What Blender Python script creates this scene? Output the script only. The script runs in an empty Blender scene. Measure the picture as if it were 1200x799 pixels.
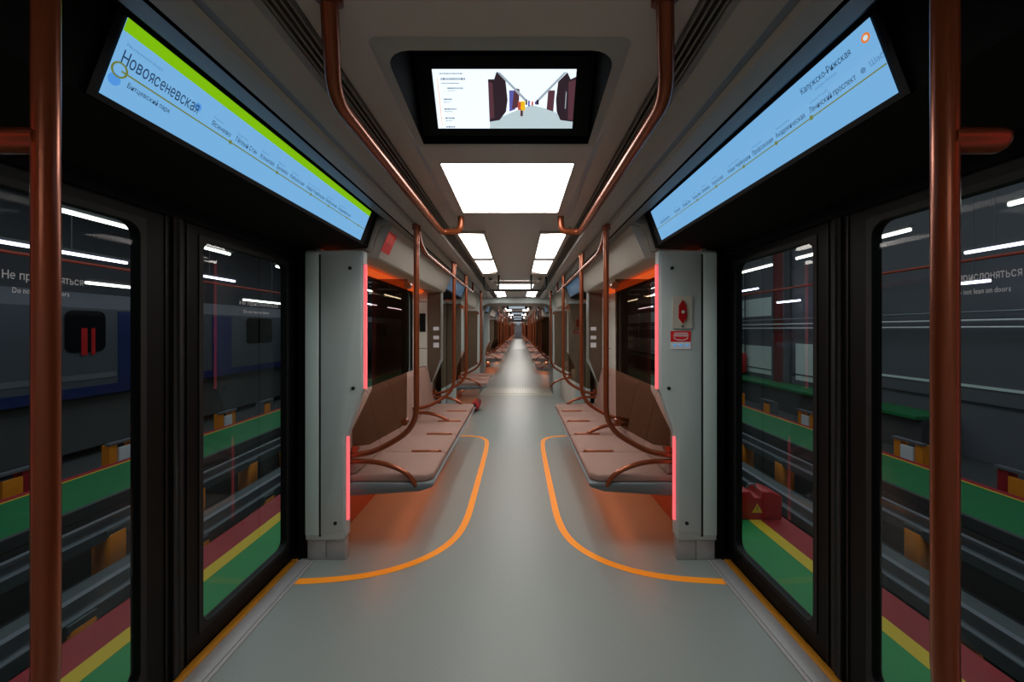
import bpy, bmesh, math, random
from mathutils import Vector, Matrix
random.seed(7)
C = bpy.context.scene.collection
PI = math.pi

# ------------------------------------------------------------------ materials
def lin(c):
    return tuple((x/255/12.92 if x/255 <= .04045 else ((x/255+.055)/1.055)**2.4) for x in c)
MATS = {}
def mat(name, rgb, rough=.5, metal=0., emit=0., ecol=None, noise=0., nscale=30., bump=0., bscale=60., coat=0., spec=.5, stretch=None):
    m = bpy.data.materials.new(name); m.use_nodes = True
    nt = m.node_tree; b = nt.nodes['Principled BSDF']
    col = (*lin(rgb), 1)
    b.inputs['Base Color'].default_value = col
    b.inputs['Roughness'].default_value = rough
    b.inputs['Metallic'].default_value = metal
    b.inputs['Specular IOR Level'].default_value = spec
    b.inputs['Coat Weight'].default_value = coat
    if emit:
        b.inputs['Emission Color'].default_value = (*lin(ecol or rgb), 1)
        b.inputs['Emission Strength'].default_value = emit
    if noise or bump:
        tc = nt.nodes.new('ShaderNodeTexCoord')
        mp = nt.nodes.new('ShaderNodeMapping'); nt.links.new(tc.outputs['Object'], mp.inputs[0])
        if stretch: mp.inputs['Scale'].default_value = stretch
        n = nt.nodes.new('ShaderNodeTexNoise'); n.inputs['Scale'].default_value = nscale; n.inputs['Detail'].default_value = 4
        nt.links.new(mp.outputs[0], n.inputs[0])
        if noise:
            mx = nt.nodes.new('ShaderNodeMix'); mx.data_type = 'RGBA'
            mx.inputs[6].default_value = tuple(max(0, x*(1-noise)) for x in col[:3])+(1,)
            mx.inputs[7].default_value = tuple(min(1, x*(1+noise)) for x in col[:3])+(1,)
            nt.links.new(n.outputs[0], mx.inputs[0]); nt.links.new(mx.outputs[2], b.inputs['Base Color'])
        if bump:
            n2 = nt.nodes.new('ShaderNodeTexNoise'); n2.inputs['Scale'].default_value = bscale
            nt.links.new(mp.outputs[0], n2.inputs[0])
            bp = nt.nodes.new('ShaderNodeBump'); bp.inputs['Strength'].default_value = bump
            nt.links.new(n2.outputs[0], bp.inputs['Height']); nt.links.new(bp.outputs[0], b.inputs['Normal'])
    MATS[name] = m
    return name
def glassmat(name, tint, refl=.08, rough=.0, rgb=(20,20,20), body=0.):
    # thin pane: tinted see-through + mirror by view angle + a little opaque body
    m = bpy.data.materials.new(name); m.use_nodes = True
    nt = m.node_tree; nt.nodes.clear()
    out = nt.nodes.new('ShaderNodeOutputMaterial')
    tr = nt.nodes.new('ShaderNodeBsdfTransparent'); tr.inputs[0].default_value = (*tint, 1)
    gl = nt.nodes.new('ShaderNodeBsdfGlossy'); gl.inputs['Roughness'].default_value = rough
    gl.inputs[0].default_value = (.9,.9,.9,1)
    lw = nt.nodes.new('ShaderNodeFresnel'); lw.inputs[0].default_value = 1.35
    mul = nt.nodes.new('ShaderNodeMath'); mul.operation = 'MULTIPLY'; mul.inputs[1].default_value = refl/.05
    nt.links.new(lw.outputs[0], mul.inputs[0]); mul.use_clamp = True
    mx = nt.nodes.new('ShaderNodeMixShader'); nt.links.new(mul.outputs[0], mx.inputs[0])
    nt.links.new(tr.outputs[0], mx.inputs[1]); nt.links.new(gl.outputs[0], mx.inputs[2])
    df = nt.nodes.new('ShaderNodeBsdfDiffuse'); df.inputs[0].default_value = (*lin(rgb), 1)
    mx2 = nt.nodes.new('ShaderNodeMixShader'); mx2.inputs[0].default_value = body
    nt.links.new(mx.outputs[0], mx2.inputs[1]); nt.links.new(df.outputs[0], mx2.inputs[2])
    nt.links.new(mx2.outputs[0], out.inputs[0])
    MATS[name] = m
    return name

mat('floor', (140,150,147), .38, noise=.10, nscale=120, spec=.45)
mat('orange_line', (255,158,34), .45, emit=.12, ecol=(255,140,30))
mat('yellow_sill', (190,130,30), .5)
mat('metal', (176,178,180), .45, .15, noise=.08, nscale=40)
mat('steel', (172,172,172), .38, .35, noise=.1, nscale=20)
mat('grey_panel', (184,196,196), .42, noise=.03)
mat('grey_panel_lit', (196,214,212), .42)  # post side strip: the different light on it put into a lighter colour
mat('ceiling', (186,178,172), .42, noise=.03)
mat('cove', (158,156,150), .4)
mat('cove_dark', (112,108,104), .45)
mat('panel_white', (190,186,176), .42)
mat('wall_cream', (205,204,196), .45)
mat('wall_lower', (120,112,104), .5)
mat('brown_panel', (92,76,62), .5)
mat('black', (5,5,5), .5, spec=.22)
mat('black_satin', (12,12,13), .45, spec=.3)
mat('black_matte', (8,8,8), .8, spec=.2)
mat('rubber', (14,14,14), .6)
mat('gap', (4,4,4), .9, spec=.1)
mat('copper', (136,68,38), .25, .45, noise=.08, nscale=15)
mat('copper_soft', (165,92,62), .35, .5)
mat('fabric', (158,128,118), .85, noise=.22, nscale=90, bump=.25, bscale=300, spec=.2)
mat('fabric_far', (158,128,118), .85, spec=.2)
mat('shell', (104,112,116), .45)
mat('light', (255,250,244), .5, emit=11.0, ecol=(255,249,242))
mat('light_far', (255,250,244), .5, emit=14.0, ecol=(255,249,242))
mat('pink_led', (255,120,125), .5, emit=.85, ecol=(255,104,112))
mat('orange_led', (255,90,30), .5, emit=11.0, ecol=(255,138,88))
mat('orange_led_top', (255,90,30), .5, emit=0.6, ecol=(235,92,30))
mat('glow_and_pole_orange', (150,78,46), .5)  # under-seat walls: orange strip light put into the colour; also far pole tone
mat('screen_blue', (20,30,40), .18, emit=.95, ecol=(118,178,226))
mat('screen_green', (20,30,10), .18, emit=.95, ecol=(128,192,14))
mat('ink', (10,20,40), .3, emit=.9, ecol=(28,62,96))
mat('ink_soft', (10,20,40), .3, emit=.9, ecol=(86,138,186))
mat('ink_olive', (30,30,10), .3, emit=.9, ecol=(110,125,60))
mat('ink_white', (200,200,200), .3, emit=.9, ecol=(205,228,240))
mat('ink_orange', (200,100,30), .3, emit=.9, ecol=(225,130,60))
mat('ink_sky', (30,100,200), .3, emit=.9, ecol=(80,150,225))
mat('tv_white', (230,240,250), .3, emit=1.15, ecol=(228,240,250))
mat('tv_grey', (100,110,120), .3, emit=.9, ecol=(165,178,190))
mat('tv_text', (100,110,120), .3, emit=.9, ecol=(130,145,160))
mat('tv_dark', (30,20,30), .3, emit=.9, ecol=(46,32,40))
mat('tv_plum', (60,30,40), .3, emit=.9, ecol=(88,52,62))
mat('tv_floor', (200,215,220), .3, emit=.9, ecol=(188,208,214))
mat('tv_yellow', (240,190,20), .3, emit=.9, ecol=(240,190,30))
mat('tv_blue', (60,70,160), .3, emit=.9, ecol=(92,92,170))
mat('tv_red', (190,70,60), .3, emit=.9, ecol=(190,84,60))
mat('tv_orange', (240,160,60), .3, emit=.9, ecol=(225,150,70))
mat('white_decal', (205,205,208), .5, emit=.10)
mat('red_decal', (190,30,34), .45, emit=.12)
mat('plate', (200,196,184), .4)
mat('screw', (50,54,56), .3, .8)
mat('red', (170,20,24), .4)
mat('seam', (22,26,28), .6)
# depot
mat('d_green', (24,140,70), .5, noise=.12, nscale=3)
mat('d_green2', (16,110,60), .5, noise=.2, nscale=3)
mat('d_yellow', (215,185,30), .5)
mat('d_red', (150,22,34), .55, noise=.2, nscale=3)
mat('d_dark', (60,64,66), .7, noise=.35, nscale=1.2)
mat('d_pit', (44,48,50), .7, noise=.4, nscale=1.5)
mat('d_rail', (120,128,136), .4, .4)
mat('d_beam', (78,88,92), .6)
mat('screen_dim', (20,30,40), .18, emit=.22, ecol=(118,160,200))
mat('plate_green', (196,200,178), .35, .2)
mat('d_post', (225,135,20), .6, noise=.2, nscale=5)
mat('d_wall', (205,225,222), .7, noise=.1, nscale=1.0)
mat('d_wall2', (86,90,98), .7, noise=.2, nscale=1)
mat('d_roof', (44,46,48), .9, noise=.4, nscale=.7)
mat('d_train', (66,72,82), .45, noise=.1, nscale=1)
mat('d_train_blue', (18,34,84), .4)
mat('d_train_win', (12,14,18), .15)
mat('d_tube', (225,225,255), .5, emit=5.5, ecol=(226,222,255))
mat('d_tube_warm', (245,245,230), .5, emit=4.5, ecol=(240,244,228))
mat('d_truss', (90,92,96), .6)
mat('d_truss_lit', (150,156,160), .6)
mat('d_column', (96,26,28), .6)
mat('d_pipe', (160,60,40), .5)
mat('d_white', (215,220,225), .5)
glassmat('door_glass', (.80,.86,.86), .0025, 0.0, (150,170,175), .006)
glassmat('window_glass', (.82,.88,.88), .008)
glassmat('smoked_glass', (.54,.45,.38), .015, .02, (96,72,54), .06)

# ------------------------------------------------------------------ lettering: font outlines, some Cyrillic letters drawn as strokes
def _ell(cx, cy, rx, ry, a0=0, a1=360, n=18):
    return [(cx+rx*math.cos(math.radians(a0+(a1-a0)*i/n)), cy+ry*math.sin(math.radians(a0+(a1-a0)*i/n))) for i in range(n+1)]
STROKES = {
    'н': ([[(0,0),(0,.53)], [(.33,0),(.33,.53)], [(0,.28),(.33,.28)]], .33),
    'я': ([[(.32,0),(.32,.53)], [(.32,.50),(.12,.50),(.03,.46),(0,.37),(.03,.28),(.12,.24),(.32,.24)], [(.17,.24),(0,0)]], .32),
    'ь': ([[(0,0),(0,.53)], [(0,.30),(.19,.30),(.29,.25),(.32,.16),(.29,.07),(.19,.03),(0,.03)]], .32),
    'ы': ([[(0,0),(0,.53)], [(0,.30),(.15,.30),(.25,.25),(.28,.16),(.25,.07),(.15,.03),(0,.03)], [(.41,0),(.41,.53)]], .41),
    'е': ([_ell(.19,.265,.19,.24,0,315), [(0,.27),(.38,.27)]], .38),
    'ю': ([[(0,0),(0,.53)], [(0,.28),(.13,.28)], _ell(.32,.265,.19,.24)], .51),
    'ф': ([[(.24,-.19),(.24,.73)], _ell(.24,.265,.24,.24)], .48),
    'Я': ([[(.40,0),(.40,.72)], [(.40,.69),(.15,.69),(.03,.62),(0,.51),(.03,.40),(.15,.33),(.40,.33)], [(.22,.33),(0,0)]], .40)}
_G = {}
def glyph(ch):
    if ch in _G: return _G[ch]
    w = .042
    if ch in STROKES:
        L, W = STROKES[ch]; vs = []; fs = []
        for pl in L:
            for a, b in zip(pl, pl[1:]):
                a = Vector(a); b = Vector(b); d = (b-a).normalized(); n = Vector((-d.y, d.x))*w; e = d*(w*.35 if len(pl) > 2 else 0)
                k = len(vs)
                for p in (a-e-n, b+e-n, b+e+n, a-e+n): vs.append((p.x+.05+w, p.y))
                fs.append((k, k+1, k+2, k+3))
        _G[ch] = (vs, fs, W+2*w+.09); return _G[ch]
    cu = bpy.data.curves.new('lettering', 'FONT'); cu.body = ch; cu.size = 1; cu.resolution_u = 2; cu.offset = .006
    ob = bpy.data.objects.new('lettering', cu); C.objects.link(ob)
    dg = bpy.context.evaluated_depsgraph_get(); me = bpy.data.meshes.new_from_object(ob.evaluated_get(dg))
    vs = [(v.co.x, v.co.y) for v in me.vertices]; fs = [list(p.vertices) for p in me.polygons]
    bpy.data.objects.remove(ob); bpy.data.curves.remove(cu); bpy.data.meshes.remove(me)
    _G[ch] = (vs, fs, (max(v[0] for v in vs) if vs else .3)+.05); return _G[ch]
# ------------------------------------------------------------------ mesh builder
class MB:
    def __init__(s): s.v = []; s.f = []; s.m = []; s.sm = []; s.names = []
    def mi(s, n):
        if n not in s.names: s.names.append(n)
        return s.names.index(n)
    def add(s, vs, fs, m, smooth=False):
        o = len(s.v); k = s.mi(m)
        s.v += [Vector(x) for x in vs]
        for f in fs: s.f.append([i+o for i in f]); s.m.append(k); s.sm.append(smooth)
        return s
    def merge(s, other):
        o = len(s.v); s.v += [x.copy() for x in other.v]
        for f, k, sm in zip(other.f, other.m, other.sm):
            s.f.append([i+o for i in f]); s.m.append(s.mi(other.names[k])); s.sm.append(sm)
        return s
    def bm(s, b, m, smooth=False):
        b.verts.index_update()
        s.add([v.co.copy() for v in b.verts], [[v.index for v in f.verts] for f in b.faces], m, smooth); b.free(); return s
    def box(s, x0, x1, y0, y1, z0, z1, m, bev=0., seg=2):
        if x0 > x1: x0, x1 = x1, x0
        b = bmesh.new(); bmesh.ops.create_cube(b, size=1)
        for v in b.verts:
            v.co = Vector(((x0+x1)/2+v.co.x*(x1-x0), (y0+y1)/2+v.co.y*(y1-y0), (z0+z1)/2+v.co.z*(z1-z0)))
        if bev:
            bmesh.ops.bevel(b, geom=b.edges[:], offset=bev, segments=seg, affect='EDGES', profile=.5)
        return s.bm(b, m, bool(bev))
    def prism(s, poly, a, b_, m, axis='y', bev=0., seg=2):
        # poly: 2D points; axis y: (x,z), axis x: (y,z), axis z: (x,y)
        def P(p, t):
            return {'y': (p[0], t, p[1]), 'x': (t, p[0], p[1]), 'z': (p[0], p[1], t)}[axis]
        b = bmesh.new()
        A = [b.verts.new(P(p, a)) for p in poly]; B = [b.verts.new(P(p, b_)) for p in poly]
        n = len(poly)
        b.faces.new(A); b.faces.new(B[::-1])
        for i in range(n): b.faces.new((A[i], B[i], B[(i+1) % n], A[(i+1) % n]))
        bmesh.ops.recalc_face_normals(b, faces=b.faces)
        if bev: bmesh.ops.bevel(b, geom=b.edges[:], offset=bev, segments=seg, affect='EDGES', profile=.5)
        return s.bm(b, m, bool(bev))
    def tube(s, pts, r, m, fil=.0, n=12, cap=True):
        pts = [Vector(p) for p in pts]
        if fil:
            q = [pts[0]]
            for i in range(1, len(pts)-1):
                a, p, c = pts[i-1], pts[i], pts[i+1]
                da = min(fil, (a-p).length*.48); dc = min(fil, (c-p).length*.48)
                A = p+(a-p).normalized()*da; B = p+(c-p).normalized()*dc
                for k in range(7):
                    t = k/6; q.append(A*(1-t)**2+p*2*t*(1-t)+B*t*t)
            q.append(pts[-1]); pts = q
        rings = []; up = None
        for i, p in enumerate(pts):
            d = (pts[min(i+1, len(pts)-1)]-pts[max(i-1, 0)]).normalized()
            if up is None:
                up = Vector((0,0,1)) if abs(d.z) < .9 else Vector((1,0,0))
            x = d.cross(up).normalized(); up = x.cross(d).normalized()
            rings.append([p+(x*math.cos(2*PI*k/n)+up*math.sin(2*PI*k/n))*r for k in range(n)])
        vs = [v for R in rings for v in R]; fs = []
        for i in range(len(rings)-1):
            for k in range(n):
                fs.append((i*n+k, i*n+(k+1) % n, (i+1)*n+(k+1) % n, (i+1)*n+k))
        s.add(vs, fs, m, True)
        if cap:
            s.add(rings[0], [list(range(n))[::-1]], m); s.add(rings[-1], [list(range(n))], m)
        return s
    def cyl(s, p0, p1, r, m, n=16): return s.tube([p0, p1], r, m, 0, n)
    def ball(s, c, r, m, sc=(1,1,1)):
        b = bmesh.new(); bmesh.ops.create_uvsphere(b, u_segments=12, v_segments=8, radius=r)
        for v in b.verts: v.co = Vector((c[0]+v.co.x*sc[0], c[1]+v.co.y*sc[1], c[2]+v.co.z*sc[2]))
        return s.bm(b, m, True)
    def holeplate(s, F, o, h, r, t, m, k=5):
        # F: maps (a,b,depth)->xyz; outer rect o=(a0,a1,b0,b1); hole h same, rounded r; thickness t
        a0, a1, b0, b1 = h; inner = []
        for (ca, cb, st) in ((a0+r, b0+r, PI), (a1-r, b0+r, 1.5*PI), (a1-r, b1-r, 0), (a0+r, b1-r, .5*PI)):
            inner.append([(ca+r*math.cos(st+.5*PI*i/k), cb+r*math.sin(st+.5*PI*i/k)) for i in range(k+1)])
        O = [(o[0], o[2]), (o[1], o[2]), (o[1], o[3]), (o[0], o[3])]
        vs = []; fs = []
        for d in (0, t):
            base = len(vs)
            vs += [F(a, b, d) for a, b in O]
            for c in inner: vs += [F(a, b, d) for a, b in c]
            for c in range(4):
                st = base+4+c*(k+1); nx = base+4+((c+1) % 4)*(k+1)
                for i in range(k): fs.append((base+c, st+i, st+i+1))
                fs.append((base+c, base+(c+1) % 4, nx, st+k))
        N = 4*(k+1); half = 4+N
        for i in range(N): fs.append((4+i, 4+(i+1) % N, half+4+(i+1) % N, half+4+i))
        for i in range(4): fs.append((i, (i+1) % 4, half+(i+1) % 4, half+i))
        return s.add(vs, fs, m)
    def rrect(s, F, h, r, d, m, k=5, t=0):
        a0, a1, b0, b1 = h; P = []
        for (ca, cb, st) in ((a0+r, b0+r, PI), (a1-r, b0+r, 1.5*PI), (a1-r, b1-r, 0), (a0+r, b1-r, .5*PI)):
            P += [(ca+r*math.cos(st+.5*PI*i/k), cb+r*math.sin(st+.5*PI*i/k)) for i in range(k+1)]
        n = len(P)
        if not t: return s.add([F(a, b, d) for a, b in P], [list(range(n))], m)
        vs = [F(a, b, d) for a, b in P]+[F(a, b, d+t) for a, b in P]
        return s.add(vs, [list(range(n))[::-1], [n+i for i in range(n)]]+[(i, (i+1) % n, n+(i+1) % n, n+i) for i in range(n)], m)
    def quad(s, F, a0, a1, b0, b1, d, m):
        return s.add([F(a0,b0,d), F(a1,b0,d), F(a1,b1,d), F(a0,b1,d)], [(0,1,2,3)], m)
    def text(s, txt, M, size, m):
        x = 0
        for ch in txt:
            if ch == ' ': x += .27; continue
            vs, fs, adv = glyph(ch)
            s.add([M @ Vector(((v[0]+x)*size, v[1]*size, 0)) for v in vs], fs, m); x += adv
        return s
    def mirror(s):
        for v in s.v: v.x = -v.x
        for f in s.f: f.reverse()
        return s
    def build(s, name, parent=None, org=(0,0,0), normals=True, weld=False):
        me = bpy.data.meshes.new(name); o = Vector(org)
        me.from_pydata([v-o for v in s.v], [], s.f)
        for n in s.names: me.materials.append(MATS[n])
        for p, k, sm in zip(me.polygons, s.m, s.sm): p.material_index = k; p.use_smooth = sm
        if normals:
            b = bmesh.new(); b.from_mesh(me)
            bmesh.ops.recalc_face_normals(b, faces=b.faces); b.to_mesh(me); b.free()
        me.update()
        ob = bpy.data.objects.new(name, me); C.objects.link(ob)
        if parent: ob.parent = parent
        else: ob.location = o
        return ob

def struct(name, mb, normals=True, org=(0,0,0)):
    o = mb.build(name, None, org, normals); o['kind'] = 'structure'; return o

class Thing:
    """collects parts; build() -> Empty with child meshes, or a single mesh when flat"""
    def __init__(s, name, cat, org): s.name, s.cat, s.org, s.parts = name, cat, Vector(org), []
    def part(s, pname, mb=None, sub=None, label=None, normals=True, kind=None):
        mb = mb or MB(); s.parts.append([pname, mb, sub, label, normals, kind]); return len(s.parts)-1, mb
    def mirror(s):
        s.org.x = -s.org.x
        for p in s.parts: p[1].mirror()
        return s
    def build(s, label, group=None, flat=False):
        if flat or len(s.parts) == 1:
            m = MB()
            for p in s.parts: m.merge(p[1])
            r = m.build(s.name, None, s.org, all(p[4] for p in s.parts))
        else:
            r = bpy.data.objects.new(s.name, None); C.objects.link(r); r.location = s.org; r.empty_display_size = .1
            obs = []
            for pn, mb, sub, lb, nm, kd in s.parts:
                par = r if sub is None else obs[sub]
                ob = mb.build(pn, par, s.org, nm)
                if lb: ob['label'] = lb
                if kd: ob['kind'] = kd
                obs.append(ob)
        r['label'] = label; r['category'] = s.cat
        if group: r['group'] = group
        return r
def copy_tree(o, dy, label=None, group=None, dx=0, dz=0):
    def rec(x, par):
        c = x.copy(); C.objects.link(c)
        if par: c.parent = par
        for ch in list(x.children): rec(ch, c)
        return c
    c = rec(o, None); c.location = o.location+Vector((dx, dy, dz))
    if label: c['label'] = label
    if group: c['group'] = group
    elif 'group' in c and label: pass
    return c
SIDE = {-1: 'left', 1: 'right'}

# ------------------------------------------------------------------ bench
def bench(y0, nseat, s, pitch=.48, flat=False):
    t = Thing('bench', 'bench', (.85, y0, 0)); y1 = y0+nseat*pitch
    fb = 'fabric_far' if flat else 'fabric'
    _, m = t.part('seat_shell')
    m.prism([(.485,.452),(.50,.425),(.58,.398),(.98,.372),(1.18,.372),(1.18,.90),(1.165,.90),(1.06,.452)], y0, y1, 'shell', 'y', 0 if flat else .006, 1)
    for k in range(1, nseat, 2):
        _, m = t.part('support_arm'); m.prism([(.72,.40),(1.16,.40),(1.16,.20),(1.10,.20)], y0+k*pitch-.02, y0+k*pitch+.02, 'shell', 'y')
    for k in range(nseat):
        a, b = y0+k*pitch+(.012 if k == 0 else .002), y0+(k+1)*pitch-(.012 if k == nseat-1 else .002)
        _, m = t.part('seat_cushion')
        if flat: m.box(.50, 1.03, a, b, .452, .50, fb)
        else:
            c0 = .05 if k == 0 else 0; c1 = .05 if k == nseat-1 else 0
            poly = [(.50, a+c0), (.50+c0, a), (1.03, a), (1.03, b), (.50+c1, b), (.50, b-c1)]
            poly = [p for i, p in enumerate(poly) if p != poly[i-1]]
            m.prism(poly, .452, .50, fb, 'z', .012, 2)
        _, m = t.part('back_cushion')
        if flat: m.prism([(1.0,.50),(1.11,.97),(1.155,.97),(1.06,.50)], a, b, fb, 'y')
        else: m.prism([(.985,.505),(1.08,.93),(1.105,.965),(1.15,.965),(1.145,.93),(1.05,.505)], a, b, fb, 'y', .01, 2)
    for k in range(1, nseat):
        yy = y0+k*pitch
        _, m = t.part('seat_divider', label='copper bar marking the gap between two seats')
        m.box(.545, .76, yy-.010, yy+.010, .496, .512, 'copper_soft', .004 if not flat else 0, 1)
        m.prism([(.50,.47),(.515,.47),(.56,.511),(.545,.515)], yy-.010, yy+.010, 'copper_soft', 'y')
    _, m = t.part('light_strip', label='orange light strip below the seat')
    m.box(.93, .97, y0+.15, y1-.15, .352, .366, 'orange_led')
    if s < 0: t.mirror()
    return t

# ------------------------------------------------------------------ poles
def pole(y, s, mid=False, d=1, stub=False, z0=.80, r=.0175, dia_near=None, dx=0):
    """vertical grab pole that bends to the wall below, with the fork arm down to the seat; d=+1: bench lies at +y"""
    r = dia_near or r
    t = Thing('grab_pole', 'pole', (.60, y, 0))
    xo = 1.06 if mid else 1.16
    pi, m = t.part('pole')
    m.tube([(.60,y,2.075), (.60,y,.80), (.84,y,.655), (.98,y,.625), (xo,y,.62)], r, 'copper', .13, 16)
    _, m = t.part('arm_rail')
    m.tube([(xo,y,.586), (.84,y,.586), (.66,y,.520), (.60,y,.43)], r*.9, 'copper', .09, 14)
    _, m = t.part('flange')
    m.cyl((.60,y,2.05), (.60,y,2.085), r*1.5, 'copper', 18)
    if stub:
        _, m = t.part('bracket', label='short orange horizontal stub on the pole')
        m.tube([(.60,y,1.695), (.672,y,1.695)], .018, 'copper', 0, 16); m.ball((.672,y,1.695), .018, 'copper')
    for p in t.parts:
        for v in p[1].v: v.x += dx
    if s < 0: t.mirror()
    return t

def smoked(y, s, d):
    t = Thing('glass_screen', 'glass screen', (.8, y, .6))
    _, m = t.part('pane')
    P = [(.66,1.74), (.885,1.74), (.885,1.04), (1.01,.78), (1.01,.675), (.90,.69), (.70,.80), (.675,.83), (.665,.86)]
    m.prism(P, y+.006*d, y+.013*d, 'smoked_glass', 'y')
    for (x, z) in ((.675,.835), (.99,.665), (.655,1.70)):
        _, m = t.part('clamp', label='copper clamp')
        m.cyl((x,y-.012*d,z), (x,y+.028*d,z), .022, 'copper', 16)
    if s < 0: t.mirror()
    return t

# ------------------------------------------------------------------ partition post (door pocket cabinet)
def partition(y0, y1, s, decor=None, flat=False, led=1):
    """profile wide at the top, narrow below; y0 is the face toward the camera"""
    t = Thing('partition', 'partition', (1.1, y0, 0))
    _, m = t.part('body')
    m.prism([(.905,1.905), (.905,1.06), (.925,1.02), (1.005,.78), (1.012,.74), (1.012,.15), (1.03,.125), (1.262,.125), (1.262,1.905)], y0, y1, 'grey_panel', 'y', 0 if flat else .008, 2)
    _, m = t.part('base', label='brushed steel foot of the partition')
    m.box(1.02, 1.14, y0+.01, y1-.005, 0, .135, 'steel', .004); m.box(1.142, 1.255, y0+.01, y1-.005, 0, .135, 'steel', .004)
    if not flat:
        _, m = t.part('cover_panel')
        m.prism([(.917,1.875), (.917,1.055), (1.02,.77), (1.024,.74), (1.024,.19), (1.165,.165), (1.165,1.875)], y0-.006, y0+.002, 'grey_panel', 'y', .003, 2)
        _, m = t.part('side_strip')
        m.box(1.178, 1.26, y0-.006, y0+.002, .16, 1.89, 'grey_panel_lit', .003)
        _, m = t.part('seam')
        m.box(1.165, 1.178, y0-.002, y0+.001, .15, 1.88, 'seam')
        for (x, z) in ((.985,1.795), (.965,1.06), (1.075,.235)):
            _, m = t.part('screw')
            m.cyl((x,y0-.010,z), (x,y0,z), .011, 'screw', 16); m.cyl((x,y0-.0115,z), (x,y0-.009,z), .005, 'seam', 8)
    if led:
        q0 = y0 if led > 0 else y1-.024
        _, m = t.part('light_strip', label='pink glowing light strip on the upper edge')
        m.box(.890, .904, q0+.002, q0+.022, 1.055, 1.82, 'pink_led')
        _, m = t.part('light_strip', label='pink glowing light strip on the lower edge')
        m.box(.998, 1.010, q0+.002, q0+.022, .25, .76, 'pink_led')
    if s < 0: t.mirror()
    if decor == 'stickers_right':
        F = lambda a, b, d: (a, y0-.008-d, b)
        pl, m = t.part('call_plate', label='cream emergency call plate with red oval button')
        m.rrect(F, (.985,1.105,1.425,1.625), .010, 0, 'plate', t=.006)
        i, m = t.part('call_button', sub=pl)
        m.prism([(1.045,1.60), (1.068,1.565), (1.070,1.49), (1.045,1.455), (1.020,1.49), (1.022,1.565)], y0-.022, y0-.012, 'red', 'y')
        m.cyl((1.045,y0-.026,1.527), (1.045,y0-.02,1.527), .010, 'plate', 12)
        _, m = t.part('lock', sub=pl); m.cyl((1.045,y0-.018,1.440), (1.045,y0-.01,1.440), .006, 'seam', 10)
        st, m = t.part('sticker', label='red instruction sticker with white lines and white lower band')
        m.rrect(F, (.975,1.098,1.345,1.41), .004, 0, 'red_decal', t=.002)
        m.rrect(F, (.975,1.098,1.300,1.344), .004, 0, 'white_decal', t=.002)
        _, m = t.part('printed_lines', sub=st)
        for z, w in ((1.398,.04), (1.389,.045), (1.380,.045)): m.box(1.037-w, 1.037+w, y0-.0125, y0-.011, z-.0022, z+.0022, 'white_decal')
        arc = [(1.037+.042*math.cos(a), 1.372+.018*math.sin(a)) for a in [PI+PI*i/10 for i in range(11)]]
        m.tube([(a, y0-.012, b) for a, b in arc], .0022, 'white_decal', 0, 6)
        for i in range(3): m.box(.99+.036*i, 1.012+.036*i, y0-.0125, y0-.011, 1.318, 1.330, 'ink_soft')
    return t

# ------------------------------------------------------------------ doors
XD = 1.345
def door_leaf(ya, yb, s, ga, gb, text=None, flat=False):
    t = Thing('sliding_door', 'door', (XD, ya, 0))
    F = lambda a, b, d: (XD+d, a, b)
    fr, m = t.part('frame')
    m.holeplate(F, (ya, yb, .02, 1.96), (ga, gb, .118, 1.81), .05, .035, 'black')
    if not flat:
        _, m = t.part('gasket')
        m.holeplate(lambda a, b, d: (XD-.004+d, a, b), (ga-.022, gb+.022, .096, 1.832), (ga, gb, .118, 1.81), .05, .004, 'rubber')
        e = ya if abs(ya-1.56) < .05 or abs(ya-5.70) < .05 else yb
        dd = 1 if e == ya else -1
        _, m = t.part('edge_seal')
        m.box(XD-.012, XD, e, e+dd*.022, .02, 1.95, 'rubber', .003); m.box(XD-.005, XD, e+dd*.045, e+dd*.052, .02, 1.95, 'black_satin')
    gl, m = t.part('glass_pane', normals=False)
    m.quad(F, ga-.005, gb+.005, .113, 1.815, .012, 'door_glass')
    if s < 0: t.mirror()
    if text:
        for (txt, y, z, size, w) in text:
            _, m = t.part('lettering', sub=gl, label='white lettering printed on the glass', normals=False)
            if s < 0: M = Matrix(((0,0,1,-XD-.006),(1,0,0,y),(0,1,0,z),(0,0,0,1)))
            else: M = Matrix(((0,0,-1,XD+.006),(-1,0,0,y),(0,1,0,z),(0,0,0,1)))
            M = M @ Matrix.Diagonal((w,1,1,1))
            m.text(txt, M, size, 'white_decal')
    return t

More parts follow.
